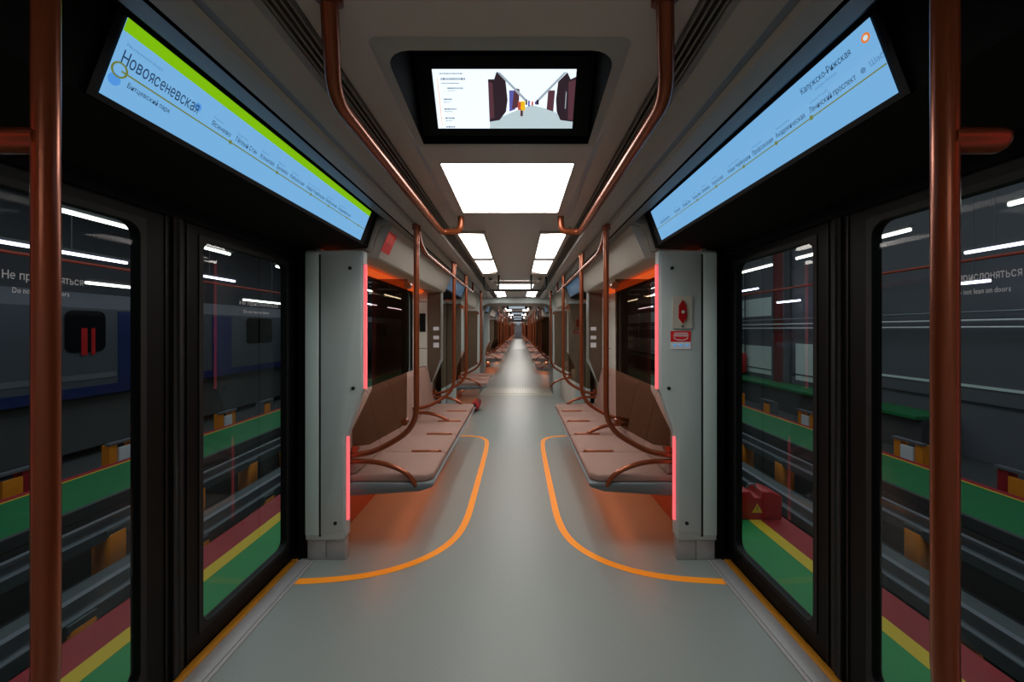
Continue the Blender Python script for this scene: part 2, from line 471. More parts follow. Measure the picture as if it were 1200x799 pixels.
# ------------------------------------------------------------------ map screens over the doors
ST, SB = (.85, 2.134), (.916, 1.962)
def map_screen(s, ya, yb, content=True, flat=False):
    t = Thing('route_map_screen', 'screen', (.9, ya, 2.0))
    nx, nz = -.934, -.358          # inward normal, right side (x,z)
    ux, uz = -.358, .934           # up along the slant, right side
    L = .184
    def G(y, v, d): return (SB[0]+ux*v+nx*d, y, SB[1]+uz*v+nz*d)
    _, m = t.part('housing')
    Pm = lambda v, d: (SB[0]+ux*v+nx*d, SB[1]+uz*v+nz*d)
    m.prism([Pm(-.015,.002), Pm(L+.02,.002), Pm(L+.02,-.004), Pm(-.015,-.004)], ya-.02, yb+.06, 'black', 'y')
    if s < 0: t.mirror()
    sx = s
    gx = (lambda y, v, d: G(y, v, d)) if s > 0 else (lambda y, v, d: (-G(y, v, d)[0],)+G(y, v, d)[1:])
    def q(m, y0, y1, v0, v1, d, mt): m.add([gx(y0,v0,d), gx(y1,v0,d), gx(y1,v1,d), gx(y0,v1,d)], [(0,1,2,3)], mt)
    di, m = t.part('display', normals=False)
    q(m, ya, yb, 0, L, .004, 'screen_blue' if content else 'screen_dim')
    if content:
        def M(y, v, sc=1.):
            if s < 0: u = Vector((0,1,0)); w = Vector((-ux,0,uz))
            else: u = Vector((0,-1,0)); w = Vector((ux,0,uz))
            n = u.cross(w); p = Vector(gx(y, v, .0055))
            return Matrix(((u.x*sc,w.x,n.x,p.x),(u.y*sc,w.y,n.y,p.y),(u.z*sc,w.z,n.z,p.z),(0,0,0,1)))
        if s < 0:
            _, m = t.part('colour_band', sub=di, normals=False); q(m, ya, yb, L-.030, L, .005, 'screen_green')
            _, m = t.part('route_line', sub=di, normals=False)
            q(m, ya+.025, yb, .068, .072, .0052, 'ink_olive')
            ring = [gx(ya+.02+.016*math.cos(a), .070+.016*math.sin(a), .0058) for a in [2*PI*i/20 for i in range(21)]]
            m.tube(ring, .0022, 'ink_olive', 0, 6, False)
            for k in (.36,.60,.84,1.0,1.2,1.35): q(m, ya+k, ya+k+.010, .064, .076, .0056, 'ink_olive')
            L_ = lambda *a, **k: t.part('lettering', sub=di, normals=False)[1].text(*a, **k)
            L_('Новоясеневская', M(ya+.014, .086, .62), .044, 'ink')
            L_('Novoyasenevskaya', M(ya+.016, .128), .011, 'ink_soft')
            L_('Битцевский парк', M(ya+.045, .044, .8), .017, 'ink')
            for n, e, a, b in (('Ясенево','Yasenevo',1.157,1.235),('Тёплый Стан','Tyoply Stan',1.253,1.36),('Коньково','Konkovo',1.375,1.452),('Беляево','Belyayevo',1.468,1.54),('Калужская','Kaluzhskaya',1.555,1.65),('Новые Черёмушки','Noviye Cheryomushki',1.675,1.82),('Профсоюзная','Profsoyuznaya',1.84,1.95),('Академическая','Akademicheskaya',1.97,2.11)):
                L_(n, M(a, .083, (b-a)/(len(n)*.0119)), .021, 'ink'); L_(e, M(a, .105), .010, 'ink_soft')
            _, m = t.part('icon', sub=di, normals=False)
            c = [gx(ya+.017+.014*math.cos(a), .045+.014*math.sin(a), .0054) for a in [2*PI*i/16 for i in range(16)]]
            m.add(c, [list(range(16))], 'ink_sky')
            _, m = t.part('icon', sub=di, normals=False)
            c = [gx(ya+.226+.011*math.cos(a), .105+.011*math.sin(a), .0054) for a in [2*PI*i/16 for i in range(16)]]
            m.add(c, [list(range(16))], 'ink_sky')
        else:
            _, m = t.part('route_line', sub=di, normals=False)
            q(m, ya, yb, .070, .0735, .0052, 'ink_olive')
            for k in (.22,.37,.55,.75,.92): q(m, ya+k, ya+k+.010, .066, .078, .0056, 'ink_olive')
            L_ = lambda *a, **k: t.part('lettering', sub=di, normals=False)[1].text(*a, **k)
            L_('Калужско-Рижская', M(1.105, .143, .72), .024, 'ink')
            L_('Kaluzhsko-Rizhskaya', M(1.06, .128, .8), .010, 'ink_soft')
            for n, e, a, b in (('Ленинский проспект','Leninsky Prospekt',1.10,.945),('Академическая','Akademicheskaya',1.244,1.123),('Профсоюзная','Profsoyuznaya',1.368,1.262),('Новые Черёмушки','Noviye Cheryomushki',1.527,1.39),('Калужская','Kaluzhskaya',1.652,1.57),('Беляево','Belyayevo',1.743,1.674),('Коньково','Konkovo',1.834,1.758),('Тёплый Стан','Tyoply Stan',1.947,1.861),('Ясенево','Yasenevo',2.05,1.977),('Новоясеневская','Novoyasenevskaya',2.256,2.12)):
                L_(n, M(a, .084, (a-b)/(len(n)*.0119)), .021, 'ink'); L_(e, M(a-.01, .106, .8), .010, 'ink_soft')
            L_('Шаб', M(ya+.035, .088), .0185, 'ink_soft')
            _, m = t.part('icon', sub=di, normals=False)
            c = [gx(ya+.022+.011*math.cos(a), .152+.011*math.sin(a), .0054) for a in [2*PI*i/20 for i in range(20)]]
            m.add(c, [list(range(20))], 'ink_orange')
            c = [gx(ya+.022+.006*math.cos(a), .152+.006*math.sin(a), .0056) for a in [2*PI*i/20 for i in range(20)]]
            m.add(c, [list(range(20))], 'ink_white')
            _, m = t.part('icon', sub=di, normals=False)
            c = [gx(ya+.052+.007*math.cos(a), .092+.007*math.sin(a), .0054) for a in [2*PI*i/20 for i in range(20)]]
            m.add(c, [list(range(20))], 'ink_soft')
    return t

# ------------------------------------------------------------------ room shell
YN = -3.2; G1 = 8.35; G2 = 9.35
WALLEND = 150.
# floor
m = MB(); m.box(-1.30, 1.30, YN, 8.30, -.06, 0, 'floor'); struct('floor', m)
m = MB(); m.box(-1.30, 1.30, 9.40, WALLEND, -.06, 0, 'floor'); struct('floor', m)
# sills
def sill(s, ya, yb, n):
    m = MB()
    m.box(1.205, 1.306, ya, yb, 0, .006, 'metal', .002, 1); m.box(1.222, 1.226, ya, yb, .0055, .007, 'cove_dark')
    if s < 0: m.mirror()
    struct('trim_%d' % n, m)
    m = MB(); m.box(1.306, 1.345, ya, yb, -.02, .012, 'yellow_sill', .003, 1); m.box(1.345, 1.384, ya, yb, -.05, .012, 'black'); m.box(1.30, 1.40, yb, yb+.12, -.05, .03, 'black')
    if s < 0: m.mirror()
    struct('trim_%d' % (n+1), m)
# orange floor line
def floor_line(s, n, ya, yb, dy=0):
    P = [(-1.23, ya-.20), (-.95, ya-.17), (-.72, ya-.10), (-.53, ya+.03), (-.40, ya+.22), (-.345, ya+.48), (-.335, ya+.9), (-.335, yb-.45), (-.345, yb-.05), (-.37, yb+.14), (-.45, yb+.27), (-.6, yb+.33), (-.9, yb+.36), (-1.2, yb+.37)]
    Q = []
    for i in range(len(P)-1):           # Catmull-Rom
        p0, p1, p2, p3 = (Vector(P[max(0, min(len(P)-1, j))]) for j in (i-1, i, i+1, i+2))
        for k in range(6):
            u = k/6; Q.append(.5*((2*p1)+(p2-p0)*u+(2*p0-5*p1+4*p2-p3)*u*u+(3*p1-p0-3*p2+p3)*u**3))
    Q.append(Vector(P[-1])); vs = []; fs = []
    for i, p in enumerate(Q):
        d = (Q[min(i+1, len(Q)-1)]-Q[max(i-1, 0)]).normalized(); nn = Vector((-d.y, d.x))*.025
        vs += [(p.x+nn.x, p.y+nn.y+dy, .0015), (p.x-nn.x, p.y-nn.y+dy, .0015)]
    for i in range(len(Q)-1): fs.append((2*i, 2*i+1, 2*i+3, 2*i+2))
    m = MB().add(vs, fs, 'orange_line')
    if s > 0: m.mirror()
    struct('trim_%d' % n, m)
# ceiling centre (with the monitor recess left open in the first door zone)
CZ = 2.12; HW = .300
m = MB()
m.box(-.43, -HW, YN, G1, CZ, CZ+.02, 'ceiling'); m.box(HW, .43, YN, G1, CZ, CZ+.02, 'ceiling')
m.box(-HW, HW, YN, .935, CZ, CZ+.02, 'ceiling'); m.box(-HW, HW, 1.375, G1, CZ, CZ+.02, 'ceiling')
struct('ceiling', m)
m = MB(); m.box(-.43, .43, 9.35, WALLEND, CZ, CZ+.02, 'ceiling'); struct('ceiling', m)
def vents(s, y0, y1, n):
    m = MB()
    m.box(.43, .49, y0, y1, CZ+.012, CZ+.03, 'gap')
    for x in (.432, .448, .464, .480): m.box(x, x+.006, y0, y1, CZ-.014, CZ+.014, 'cove_dark')
    if s < 0: m.mirror()
    struct('trim_%d' % n, m)
def cove(s, y0, y1, n):
    m = MB()
    P = [(.49,2.14), (.49,2.105), (.497,2.088), (.55,2.078), (.585,2.076), (.60,2.092), (.625,2.096), (.64,2.088), (.705,2.088), (.707,2.10), (.716,2.10), (.718,2.088), (.782,2.10), (.79,2.14)]
    vs = [(x, y0, z) for x, z in P]+[(x, y1, z) for x, z in P]; k = len(P)
    mats = ['cove','cove','cove','cove','cove_dark','cove_dark','cove','cove','gap','gap','gap','cove_dark','cove_dark']
    for i in range(k-1): m.add([vs[i], vs[i+1], vs[k+i+1], vs[k+i]], [(0,1,2,3)], mats[i])
    if s < 0: m.mirror()
    struct('ceiling', m)
tn = 1
for s in (-1, 1):
    for a, b in ((YN, G1), (9.35, WALLEND)):
        vents(s, a, b, tn); cove(s, a, b, tn); tn += 1

# walls --------------------------------------------------------------
def wall_bench(s, y0, y1, window=True, name=None, glass=True):
    nm = 'wall_'+SIDE[s]
    F = (lambda a, b, d: (s*(1.20+d), a, b))
    m = MB()
    if window:
        m.holeplate(F, (y0, y1, .60, 1.93), (y0+.18, y1-.32, .905, 1.855), .09, .03, 'wall_cream')
        m.box(s*1.20, s*1.23, y0, y1, .30, .60, 'wall_lower')
    else: m.box(s*1.20, s*1.23, y0, y1, .30, 1.93, 'wall_cream')
    m.box(s*1.185, s*1.20, y0, y1, 0, .36, 'glow_and_pole_orange')
    struct(nm, m)
    # sloping ceiling panel over the bench
    m = MB()
    m.prism([(s*.782,2.10), (s*.872,1.893), (s*.885,1.885), (s*1.21,1.925), (s*1.21,2.14), (s*.79,2.14)], y0+(.095 if y0 == 2.42 else .02), y1-.0, 'panel_white', 'y')
    struct('ceiling', m)
    m = MB(); m.prism([(s*1.12,1.898), (s*1.165,1.862), (s*1.20,1.862), (s*1.20,1.915)], y0+.03, y1-.03, 'orange_led_top', 'y')
    struct('trim_%d' % (40+(s > 0)), m)
    if window:
        wn = {-1: 1, 1: 2}[s]
        m = MB(); m.holeplate(lambda a, b, d: (s*(1.192+d), a, b), (y0+.165, y1-.305, .892, 1.868), (y0+.20, y1-.34, .925, 1.835), .085, .02, 'black')
        fr = struct('window_%d' % wn, m); fr.name = 'window_%d' % wn
        m = MB(); m.box(s*1.15, s*1.192, y0+.10, y1-.25, .862, .888, 'wall_cream', .006)
        o = m.build('window_sill', fr)
        m = MB(); m.add([F(y0+.19,.915,.012), F(y1-.33,.915,.012), F(y1-.33,1.845,.012), F(y0+.19,1.845,.012)], [(0,1,2,3)], 'window_glass')
        m.build('glass_pane', fr, normals=False)
def door_surround(s, ya, yb, yt=None):
    yt = yt or yb
    """black lintel, jambs and soffit around a door opening"""
    m = MB()
    m.prism([(s*.925,1.945), (s*.925,1.955), (s*.86,2.16), (s*1.42,2.16), (s*1.42,1.87), (s*1.325,1.87), (s*1.315,1.925)], ya-.02, yt+.02, 'black_matte', 'y')
    m.prism([(s*.782,2.10), (s*.845,2.150), (s*.90,2.165), (s*.79,2.165)], ya-.02, yt+.02, 'black', 'y')
    m.box(s*1.385, s*1.42, ya-.06, ya, 0, 1.95, 'black_satin'); m.box(s*1.266, s*1.42, yb+.065, yb+.10, 0, 1.95, 'black'); m.box(s*1.266, s*1.32, yb+.02, yb+.065, 0, 1.95, 'black')
    struct('wall_'+SIDE[s], m)
    for y in (ya-.045, yt+.005):
        m = MB(); m.prism([(s*.775,2.105), (s*.835,2.15), (s*.95,2.15), (s*.95,1.93), (s*.925,1.925), (s*.905,1.935), (s*.862,2.09)], y, y+.04, 'cove', 'y', .004, 1)
        struct('trim_%d' % (50+(s > 0)), m)

D0, D1 = .48, 2.36
for s in (-1, 1):
    sill(s, D0, D1, 10+2*(s > 0)); sill(s, 4.86, 6.50, 20+2*(s > 0))
    door_surround(s, D0, D1, 2.47); door_surround(s, 4.88, 6.50)
    wall_bench(s, 2.42, 4.80)
    wall_bench(s, YN, .44, False)
    wall_bench(s, 6.56, 8.30, False)
    floor_line(s, 30+(s > 0), 2.36, 4.78)
# back wall behind the camera
m = MB(); m.box(-1.3, 1.3, YN-.05, YN, 0, 2.14, 'grey_panel'); struct('wall_back', m)
# roof shell and outer skin above/below
m = MB(); m.box(-1.42, 1.42, YN, 170, 2.36, 2.40, 'black_matte'); struct('roof', m)
# extra wall behind far benches
for s in (-1, 1):
    m = MB(); m.box(s*1.36, s*1.42, 9.3, WALLEND, -.06, 2.18, 'black_satin'); struct('wall_'+SIDE[s], m)

# gangway -----------------------------------------------------------
def portal(y0, y1, org=0):
    m = MB()
    out = [(1.36,0), (1.36,2.14), (-1.36,2.14), (-1.36,0)]
    inn = [(-.80,0), (-.80,1.80)]+[(-.80+.24*(1-math.cos(a)), 1.80+.19*math.sin(a)) for a in [PI/2*i/5 for i in range(1, 6)]]
    inn = inn+[(-x, z) for x, z in inn[::-1]]
    m.prism(out+inn, y0, y1, 'grey_panel', 'y')
    return m
o = struct('wall_far', portal(8.30, 8.42))
o2 = struct('wall_far', portal(9.28, 9.40))
m = MB()
m.box(-.80, -.84, 8.42, 9.28, 0, 1.98, 'cove_dark'); m.box(.80, .84, 8.42, 9.28, 0, 1.98, 'cove_dark'); m.box(-.84, .84, 8.42, 9.28, 1.98, 2.02, 'cove')
struct('wall_gangway', m)
m = MB()
m.box(-.80, .80, 8.30, 9.40, -.05, .004, 'plate_green'); m.box(-.80, .80, 8.42, 8.46, .004, .010, 'steel'); m.box(-.80, .80, 9.22, 9.26, .004, .010, 'steel')
for i in range(28): m.box(-.78+.057*i, -.75+.057*i, 8.55, 9.15, .004, .008, 'steel')
struct('floor_gangway', m)

m = MB(); m.box(.95, 1.12, 6.58, 8.28, 0, .74, 'wall_cream', .01); struct('wall_right', m)
# ------------------------------------------------------------------ things: main car
TXL = [('Не прислоняться', 1.036, 1.560, .032, .76), ('Do not lean on doors', 1.058, 1.522, .022, .68)]
TXF = [('Не прислоняться', 1.92, 1.545, .030, 1.28), ('Do not lean on doors', 1.95, 1.505, .022, 1.0)]
TXR = [('Не прислоняться', 1.176, 1.560, .034, .66), ('Do not lean on doors', 1.15, 1.522, .022, .66)]
dgroup = None
door_leaf(1.56, 2.42, -1, 1.69, 2.30, TXF).build('black framed glass sliding door leaf on the left, the leaf beside the left grey partition')
door_leaf(.72, 1.56, -1, .83, 1.41, TXL).build('black framed glass sliding door leaf on the left, half behind the nearest copper pole')
door_leaf(1.56, 2.42, 1, 1.69, 2.29).build('black framed glass sliding door leaf on the right, beside the partition with the red sticker')
door_leaf(.72, 1.56, 1, .83, 1.41, TXR).build('black framed glass sliding door leaf on the right, behind the nearest copper pole')
L2 = {(-1,0): 'second door leaf pair on the left, the leaf nearer the camera, past the first left bench', (-1,1): 'second left doorway leaf farther from the camera, before the left end bench',
      (1,0): 'second right doorway leaf nearer the camera, just past the first right bench', (1,1): 'second right doorway leaf farther from the camera, before the gangway'}
for s in (-1, 1):
    door_leaf(5.70, 6.50, s, 5.85, 6.41).build('black framed glass '+L2[(s,1)])
    door_leaf(4.86, 5.70, s, 4.97, 5.55).build('black framed glass '+L2[(s,0)])

partition(2.355, 2.42, -1).build('tall grey door-side partition on the left with pink light strips on its edge')
partition(2.355, 2.42, 1, 'stickers_right').build('tall grey door-side partition on the right with cream call plate and red sticker')
def post_stickers(t, y0, s, big=False):
    if big:
        pass
    else:
        _, m = t.part('bench_side_panel', label='brown bench-side panel')
        m.prism([(s*.925,1.88), (s*.925,1.06), (s*1.03,.77), (s*1.09,.74), (s*1.09,1.88)], y0-.012, y0-.006, 'brown_panel', 'y')
        _, m = t.part('white_panel', label='white panel with fine horizontal joints')
        m.box(s*1.095, s*1.20, y0-.012, y0-.006, .9, 1.88, 'wall_cream')
        for z in (1.76, 1.18): m.box(s*1.095, s*1.20, y0-.0125, y0-.012, z, z+.008, 'seam')
        for z, h in ((1.43,.022), (1.32,.022), (1.225,.03)):
            _, m = t.part('sticker', label='small pale sticker'); m.box(s*.945, s*1.015, y0-.015, y0-.012, z-h, z+h, 'white_decal')
    return t
for s in (-1, 1):
    post_stickers(partition(4.80, 4.86, s, led=0), 4.80, s).build('grey partition with three small pale stickers at the far end of the first %s bench' % SIDE[s])
partition(6.50, 6.56, -1, led=0).build('grey partition past the second left doorway, before the left end bench')
partition(6.50, 6.56, 1, 'stickers_right', led=0).build('grey partition with call plate past the second right doorway, near the gangway')
for s in (-1, 1):
    partition(.40, .46, s).build('grey partition just beside the camera at the %s edge of the nearest doorway' % SIDE[s])

bench(2.42, 5, -1, .475).build('long mauve fabric bench on the left, nearest, with copper seat dividers and orange glow below')
bench(2.42, 5, 1, .475).build('long mauve fabric bench on the right, nearest, with copper seat dividers and orange glow below')
bench(6.60, 3, -1, .50).build('short fabric bench on the left just before the gangway, red extinguisher in front of it')

pole(.56, -1, stub=True, dia_near=.0150, dx=.044).build('thick copper grab pole nearest the camera at the left edge of view')
pole(.56, 1, stub=True, dia_near=.0155, dx=.067).build('thick copper grab pole nearest the camera at the right edge of view')
for s, ys in ((-1, (2.43, 3.85, 4.75)), (1, (2.43, 3.38, 4.75))):
    for y, w in zip(ys, ('near end of', 'middle of', 'far end of')):
        pole(y, s, mid=(w == 'middle of')).build('slim copper forked pole at the %s the nearest %s bench' % (w, SIDE[s]))
    pole(6.60, s).build('slim copper grab pole past the second %s doorway, short of the gangway' % SIDE[s])
for s in (-1, 1):
    smoked(2.43, s, 1).build('smoked brown glass screen at the near end of the nearest %s bench' % SIDE[s])
    smoked(4.75, s, -1).build('smoked brown glass screen at the far end of the nearest %s bench' % SIDE[s])
    smoked(6.60, s, 1).build('smoked brown glass screen past the second %s doorway' % SIDE[s])

# overhead rails along the benches
def bench_rail(s, y0, y1, hang):
    t = Thing('overhead_rail', 'handrail', (.60, y0, 1.945))
    _, m = t.part('rail'); m.tube([(.605,y0-.06,2.085), (.605,y0-.03,2.0), (.60,y0+.10,1.945), (.60,y1-.04,1.945), (.60,y1,1.99), (.60,y1,2.09)], .0165, 'copper', .07, 12)
    for h in hang:
        _, m = t.part('hanger'); m.cyl((.60,h,1.945), (.60,h,2.082), .013, 'copper', 12)
    if s < 0: t.mirror()
    return t
bench_rail(-1, 2.54, 5.45, (3.78, 4.68)).build('copper overhead handrail running above the nearest left bench')
bench_rail(1, 2.54, 5.45, (3.31, 4.68)).build('copper overhead handrail running above the nearest right bench')
def centre_rail(s, dy=0):
    t = Thing('ceiling_handrail', 'handrail', (.275, 1.2+dy, 2.1))
    _, m = t.part('rail')
    m.tube([(.350,.80+dy,2.125), (.410,.945+dy,1.992), (.410,1.20+dy,1.990), (.412,2.22+dy,1.995), (.40,2.27+dy,1.995), (.31,2.27+dy,1.998), (.295,2.27+dy,2.03), (.295,2.27+dy,2.12)], .0185, 'copper', .06, 14)
    _, m = t.part('flange'); m.cyl((.352,.806+dy,2.105), (.350,.80+dy,2.122), .028, 'copper')
    _, m = t.part('flange'); m.cyl((.295,2.27+dy,2.105), (.295,2.27+dy,2.122), .026, 'copper')
    if s < 0: t.mirror()
    return t
for s in (-1, 1):
    a = centre_rail(s).build('bent copper ceiling handrail left of the ceiling monitor' if s < 0 else 'bent copper ceiling handrail right of the ceiling monitor')
# cross rail before gangway
t = Thing('cross_rail', 'handrail', (0, 4.95, 1.925))
_, m = t.part('rail'); m.tube([(-.40,4.95,2.10), (-.40,4.95,1.96), (-.36,4.95,1.925), (.36,4.95,1.925), (.40,4.95,1.96), (.40,4.95,2.10)], .014, 'black_satin', .03)
for x in (-.21, .21):
    _, m = t.part('hanger'); m.cyl((x,4.95,1.925), (x,4.95,2.122), .012, 'black_satin')
t.build('dark crosswise ceiling rail spanning the aisle before the second doorway')

map_screen(-1, .876, 2.325).build('long tilted route map screen over the left doorway, blue with green top band')
map_screen(1, .876, 2.325).build('long tilted route map screen over the right doorway, all blue with thin olive line')
for s in (-1, 1):
    map_screen(s, 5.02, 6.44, content=False).build('small distant tilted blue screen over the second %s doorway' % SIDE[s])

# ------------------------------------------------------------------ ceiling monitor + first ceiling light
t = Thing('ceiling_monitor', 'monitor', (0, 1.2, 2.12))
A = [Vector((-.277,.966,2.118)), Vector((.277,.966,2.118)), Vector((.295,1.375,2.086)), Vector((-.295,1.375,2.086))]
def ringpts(w0, w1, y0, y1, z0, z1, r, k=5):
    """rounded at the near (y0) corners, square at y1"""
    P = [(-w1,y1,z1), (w1,y1,z1)]
    for i in range(k+1):
        a = PI/2*i/k; P.append((w0-r+r*math.cos(a), y0+r-r*math.sin(a), z0))
    for i in range(k+1):
        a = PI/2+PI/2*i/k; P.append((-w0+r+r*math.cos(a), y0+r-r*math.sin(a), z0))
    return [Vector(p) for p in P]
o_ = ringpts(.322, .322, .918, 1.40, 2.1195, 2.086, .028); i_ = ringpts(.291, .294, .950, 1.376, 2.110, 2.084, .065)
u_ = ringpts(.291, .294, .950, 1.376, 2.31, 2.31, .065)
_, m = t.part('bezel'); n = len(o_)
m.add(o_+i_, [(k, (k+1) % n, n+(k+1) % n, n+k) for k in range(n)], 'cove')
hi, m = t.part('housing', normals=False)
m.add(i_+u_, [(k, (k+1) % n, n+(k+1) % n, n+k) for k in range(n)], 'black_matte'); m.add(u_, [list(range(n))], 'black_matte')
SY1, SZ1, SY2, SZ2, SWX = 1.318, 2.110, 1.217, 2.245, .2295
up = Vector((0, SY2-SY1, SZ2-SZ1)); SH = up.length; up.normalize(); nrm = Vector((1,0,0)).cross(up)
def TV(a, b, d=0):  # a,b in 0..1
    p = Vector((-SWX+2*SWX*a+.0, SY1, SZ1))+up*(b*SH)+nrm*d; return p
_, m = t.part('panel_glass'); pan = lambda a, b, d: TV(a, b, d)
m.add([TV(-.12,-.14,-.002), TV(1.12,-.14,-.002), TV(1.12,1.2,-.002), TV(-.12,1.2,-.002), TV(-.12,-.14,-.03), TV(1.12,-.14,-.03), TV(1.12,1.2,-.03), TV(-.12,1.2,-.03)], [(0,1,2,3),(4,7,6,5),(0,4,5,1),(1,5,6,2),(2,6,7,3),(3,7,4,0)], 'black')
di, m = t.part('display', normals=False)
def tq(m, pts, mt, d): m.add([TV(a,b,d) for a,b in pts], [list(range(len(pts)))], mt)
tq(m, [(0,0),(1,0),(1,1),(0,1)], 'tv_white', 0)
_, m = t.part('hall_picture', sub=di, label='picture of a station hall with dark arches', normals=False)
X0 = .385
def hp(a): return X0+(1-X0)*a
tq(m, [(hp(0),0),(hp(1),0),(hp(1),.12),(hp(.75),.32),(hp(.5),.42),(hp(.25),.28),(hp(0),.12)], 'tv_floor', .0006)
tq(m, [(hp(0),.12),(hp(.12),.15),(hp(.20),.30),(hp(.22),.50),(hp(.20),.82),(hp(.10),.96),(hp(.07),.84),(hp(0),.84)], 'tv_dark', .0008)
tq(m, [(hp(1),.12),(hp(.85),.15),(hp(.80),.30),(hp(.785),.50),(hp(.80),.80),(hp(.90),.95),(hp(.94),.84),(hp(1),.88)], 'tv_dark', .0008)
tq(m, [(hp(.94),.16),(hp(1),.14),(hp(1),.84),(hp(.92),.80)], 'tv_plum', .001); tq(m, [(hp(0),.16),(hp(.06),.2),(hp(.05),.78),(hp(0),.8)], 'tv_plum', .001)
tq(m, [(hp(.895),.35),(hp(.905),.35),(hp(.905),.62),(hp(.895),.65)], 'tv_grey', .0012)
tq(m, [(hp(.24),.30),(hp(.31),.34),(hp(.33),.66),(hp(.24),.66)], 'tv_blue', .0008); tq(m, [(hp(.27),.34),(hp(.35),.38),(hp(.36),.68),(hp(.30),.70)], 'tv_plum', .001)
tq(m, [(hp(.68),.34),(hp(.76),.30),(hp(.77),.66),(hp(.69),.66)], 'tv_plum', .0008)
tq(m, [(hp(.10),.96),(hp(.14),.95),(hp(.45),.50),(hp(.42),.48)], 'tv_grey', .0011); tq(m, [(hp(.90),.96),(hp(.86),.95),(hp(.56),.50),(hp(.59),.48)], 'tv_grey', .0011)
for a, b, w, h, mt in ((.36,.40,.04,.14,'tv_red'),(.40,.40,.05,.16,'tv_yellow'),(.385,.28,.03,.12,'tv_plum'),(.47,.44,.02,.10,'tv_blue'),(.51,.44,.02,.07,'tv_red'),(.44,.46,.02,.09,'tv_dark'),(.57,.46,.03,.08,'tv_dark'),(.55,.45,.02,.05,'tv_blue')):
    tq(m, [(hp(a-w/2),b-h/2),(hp(a+w/2),b-h/2),(hp(a+w/2),b+h/2),(hp(a-w/2),b+h/2)], mt, .0014)
_, m = t.part('station_list', sub=di, label='pale list of stops beside a thin orange line', normals=False)
tq(m, [(.030,.05),(.034,.05),(.034,.86),(.030,.86)], 'tv_orange', .001)
for a, b, w, h in ((.05,.93,.16,.010),(.055,.845,.17,.018),(.055,.775,.13,.008),(.095,.695,.11,.013),(.095,.655,.06,.006),(.06,.51,.06,.014),(.06,.46,.05,.006),(.06,.345,.09,.014),(.06,.30,.06,.006),(.06,.185,.07,.014),(.06,.14,.05,.006),(.06,.03,.07,.014)):
    k = 0; x = a
    while x < a+w:      # broken strokes, unreadably small in the photograph
        l = random.choice((.008,.012,.018)); tq(m, [(x,b-h),(min(x+l,a+w),b-h),(min(x+l,a+w),b+h),(x,b+h)], 'tv_text', .001); x += l+.004
t.build('large black ceiling monitor above the aisle showing a station hall')

def centre_light(dy=0, far=False):
    t = Thing('ceiling_light', 'light', (0, 1.86+dy, 2.1))
    z = 2.086
    _, m = t.part('frame')
    m.holeplate(lambda a, b, d: (a, b+dy, z+d), (-.318, .318, 1.378, 2.36), (-.268, .268, 1.545, 2.19), .004, .004, 'ceiling')
    m.add([(-.318,1.40+dy,z), (-.318,2.36+dy,z), (-.37,2.42+dy,CZ), (-.35,1.34+dy,CZ)], [(0,1,2,3)], 'ceiling')
    m.add([(.318,1.40+dy,z), (.318,2.36+dy,z), (.37,2.42+dy,CZ), (.35,1.34+dy,CZ)], [(0,1,2,3)], 'ceiling')
    m.add([(-.318,2.36+dy,z), (.318,2.36+dy,z), (.37,2.42+dy,CZ), (-.37,2.42+dy,CZ)], [(0,1,2,3)], 'ceiling')
    m.add([(-.318,1.378+dy,z), (.318,1.378+dy,z), (.318,1.376+dy,z+.03), (-.318,1.376+dy,z+.03)], [(0,1,2,3)], 'ceiling')
    _, m = t.part('diffuser', normals=False)
    m.add([(-.268,1.545+dy,z+.003), (-.268,2.19+dy,z+.003), (.268,2.19+dy,z+.003), (.268,1.545+dy,z+.003)], [(0,1,2,3)], 'light' if not far else 'light_far')
    return t
centre_light().build('square glowing white ceiling light right below the black ceiling monitor')
centre_light(4.14).build('narrow looking white ceiling light in the aisle above the second doorway')
def side_light(s, y0=2.75, y1=4.70, far=False):
    t = Thing('ceiling_light', 'light', (.3, y0, 2.11)); z = CZ-.012; ym = (y0+y1)/2
    _, m = t.part('frame')
    for a, b, c, d in ((.195,.405,y0-.02,y0), (.195,.405,y1,y1+.02), (.195,.207,y0,y1), (.387,.405,y0,y1), (.207,.387,ym-.05,ym+.05)): m.box(a, b, c, d, z-(.012 if c == ym-.05 else .004), CZ, 'cove_dark' if c == ym-.05 else 'ceiling')
    for a, b in ((y0, ym-.05), (ym+.05, y1)):
        _, m = t.part('diffuser', normals=False)
        P = ([(.387, a+.05), (.33, a), (.207, a+.12)] if a == y0 else [(.387, a), (.207, a)])+([(.207, b-.16), (.33, b), (.387, b)] if b == y1 else [(.207, b), (.387, b)])
        Q = []
        for p in P:
            if not Q or Q[-1] != p: Q.append(p)
        m.add([(x, y, z) for x, y in Q], [list(range(len(Q)))], 'light' if not far else 'light_far')
    if s < 0: t.mirror()
    return t
for s in (-1, 1):
    side_light(s).build('two-piece white ceiling light over the nearest %s bench' % SIDE[s])
    side_light(s, 6.95, 8.1).build('two-piece white ceiling light near the gangway on the %s' % SIDE[s])
    if True:
        side_light(s, -2.9, -1.2).build('two-piece white ceiling light above and behind the camera on the %s' % SIDE[s])
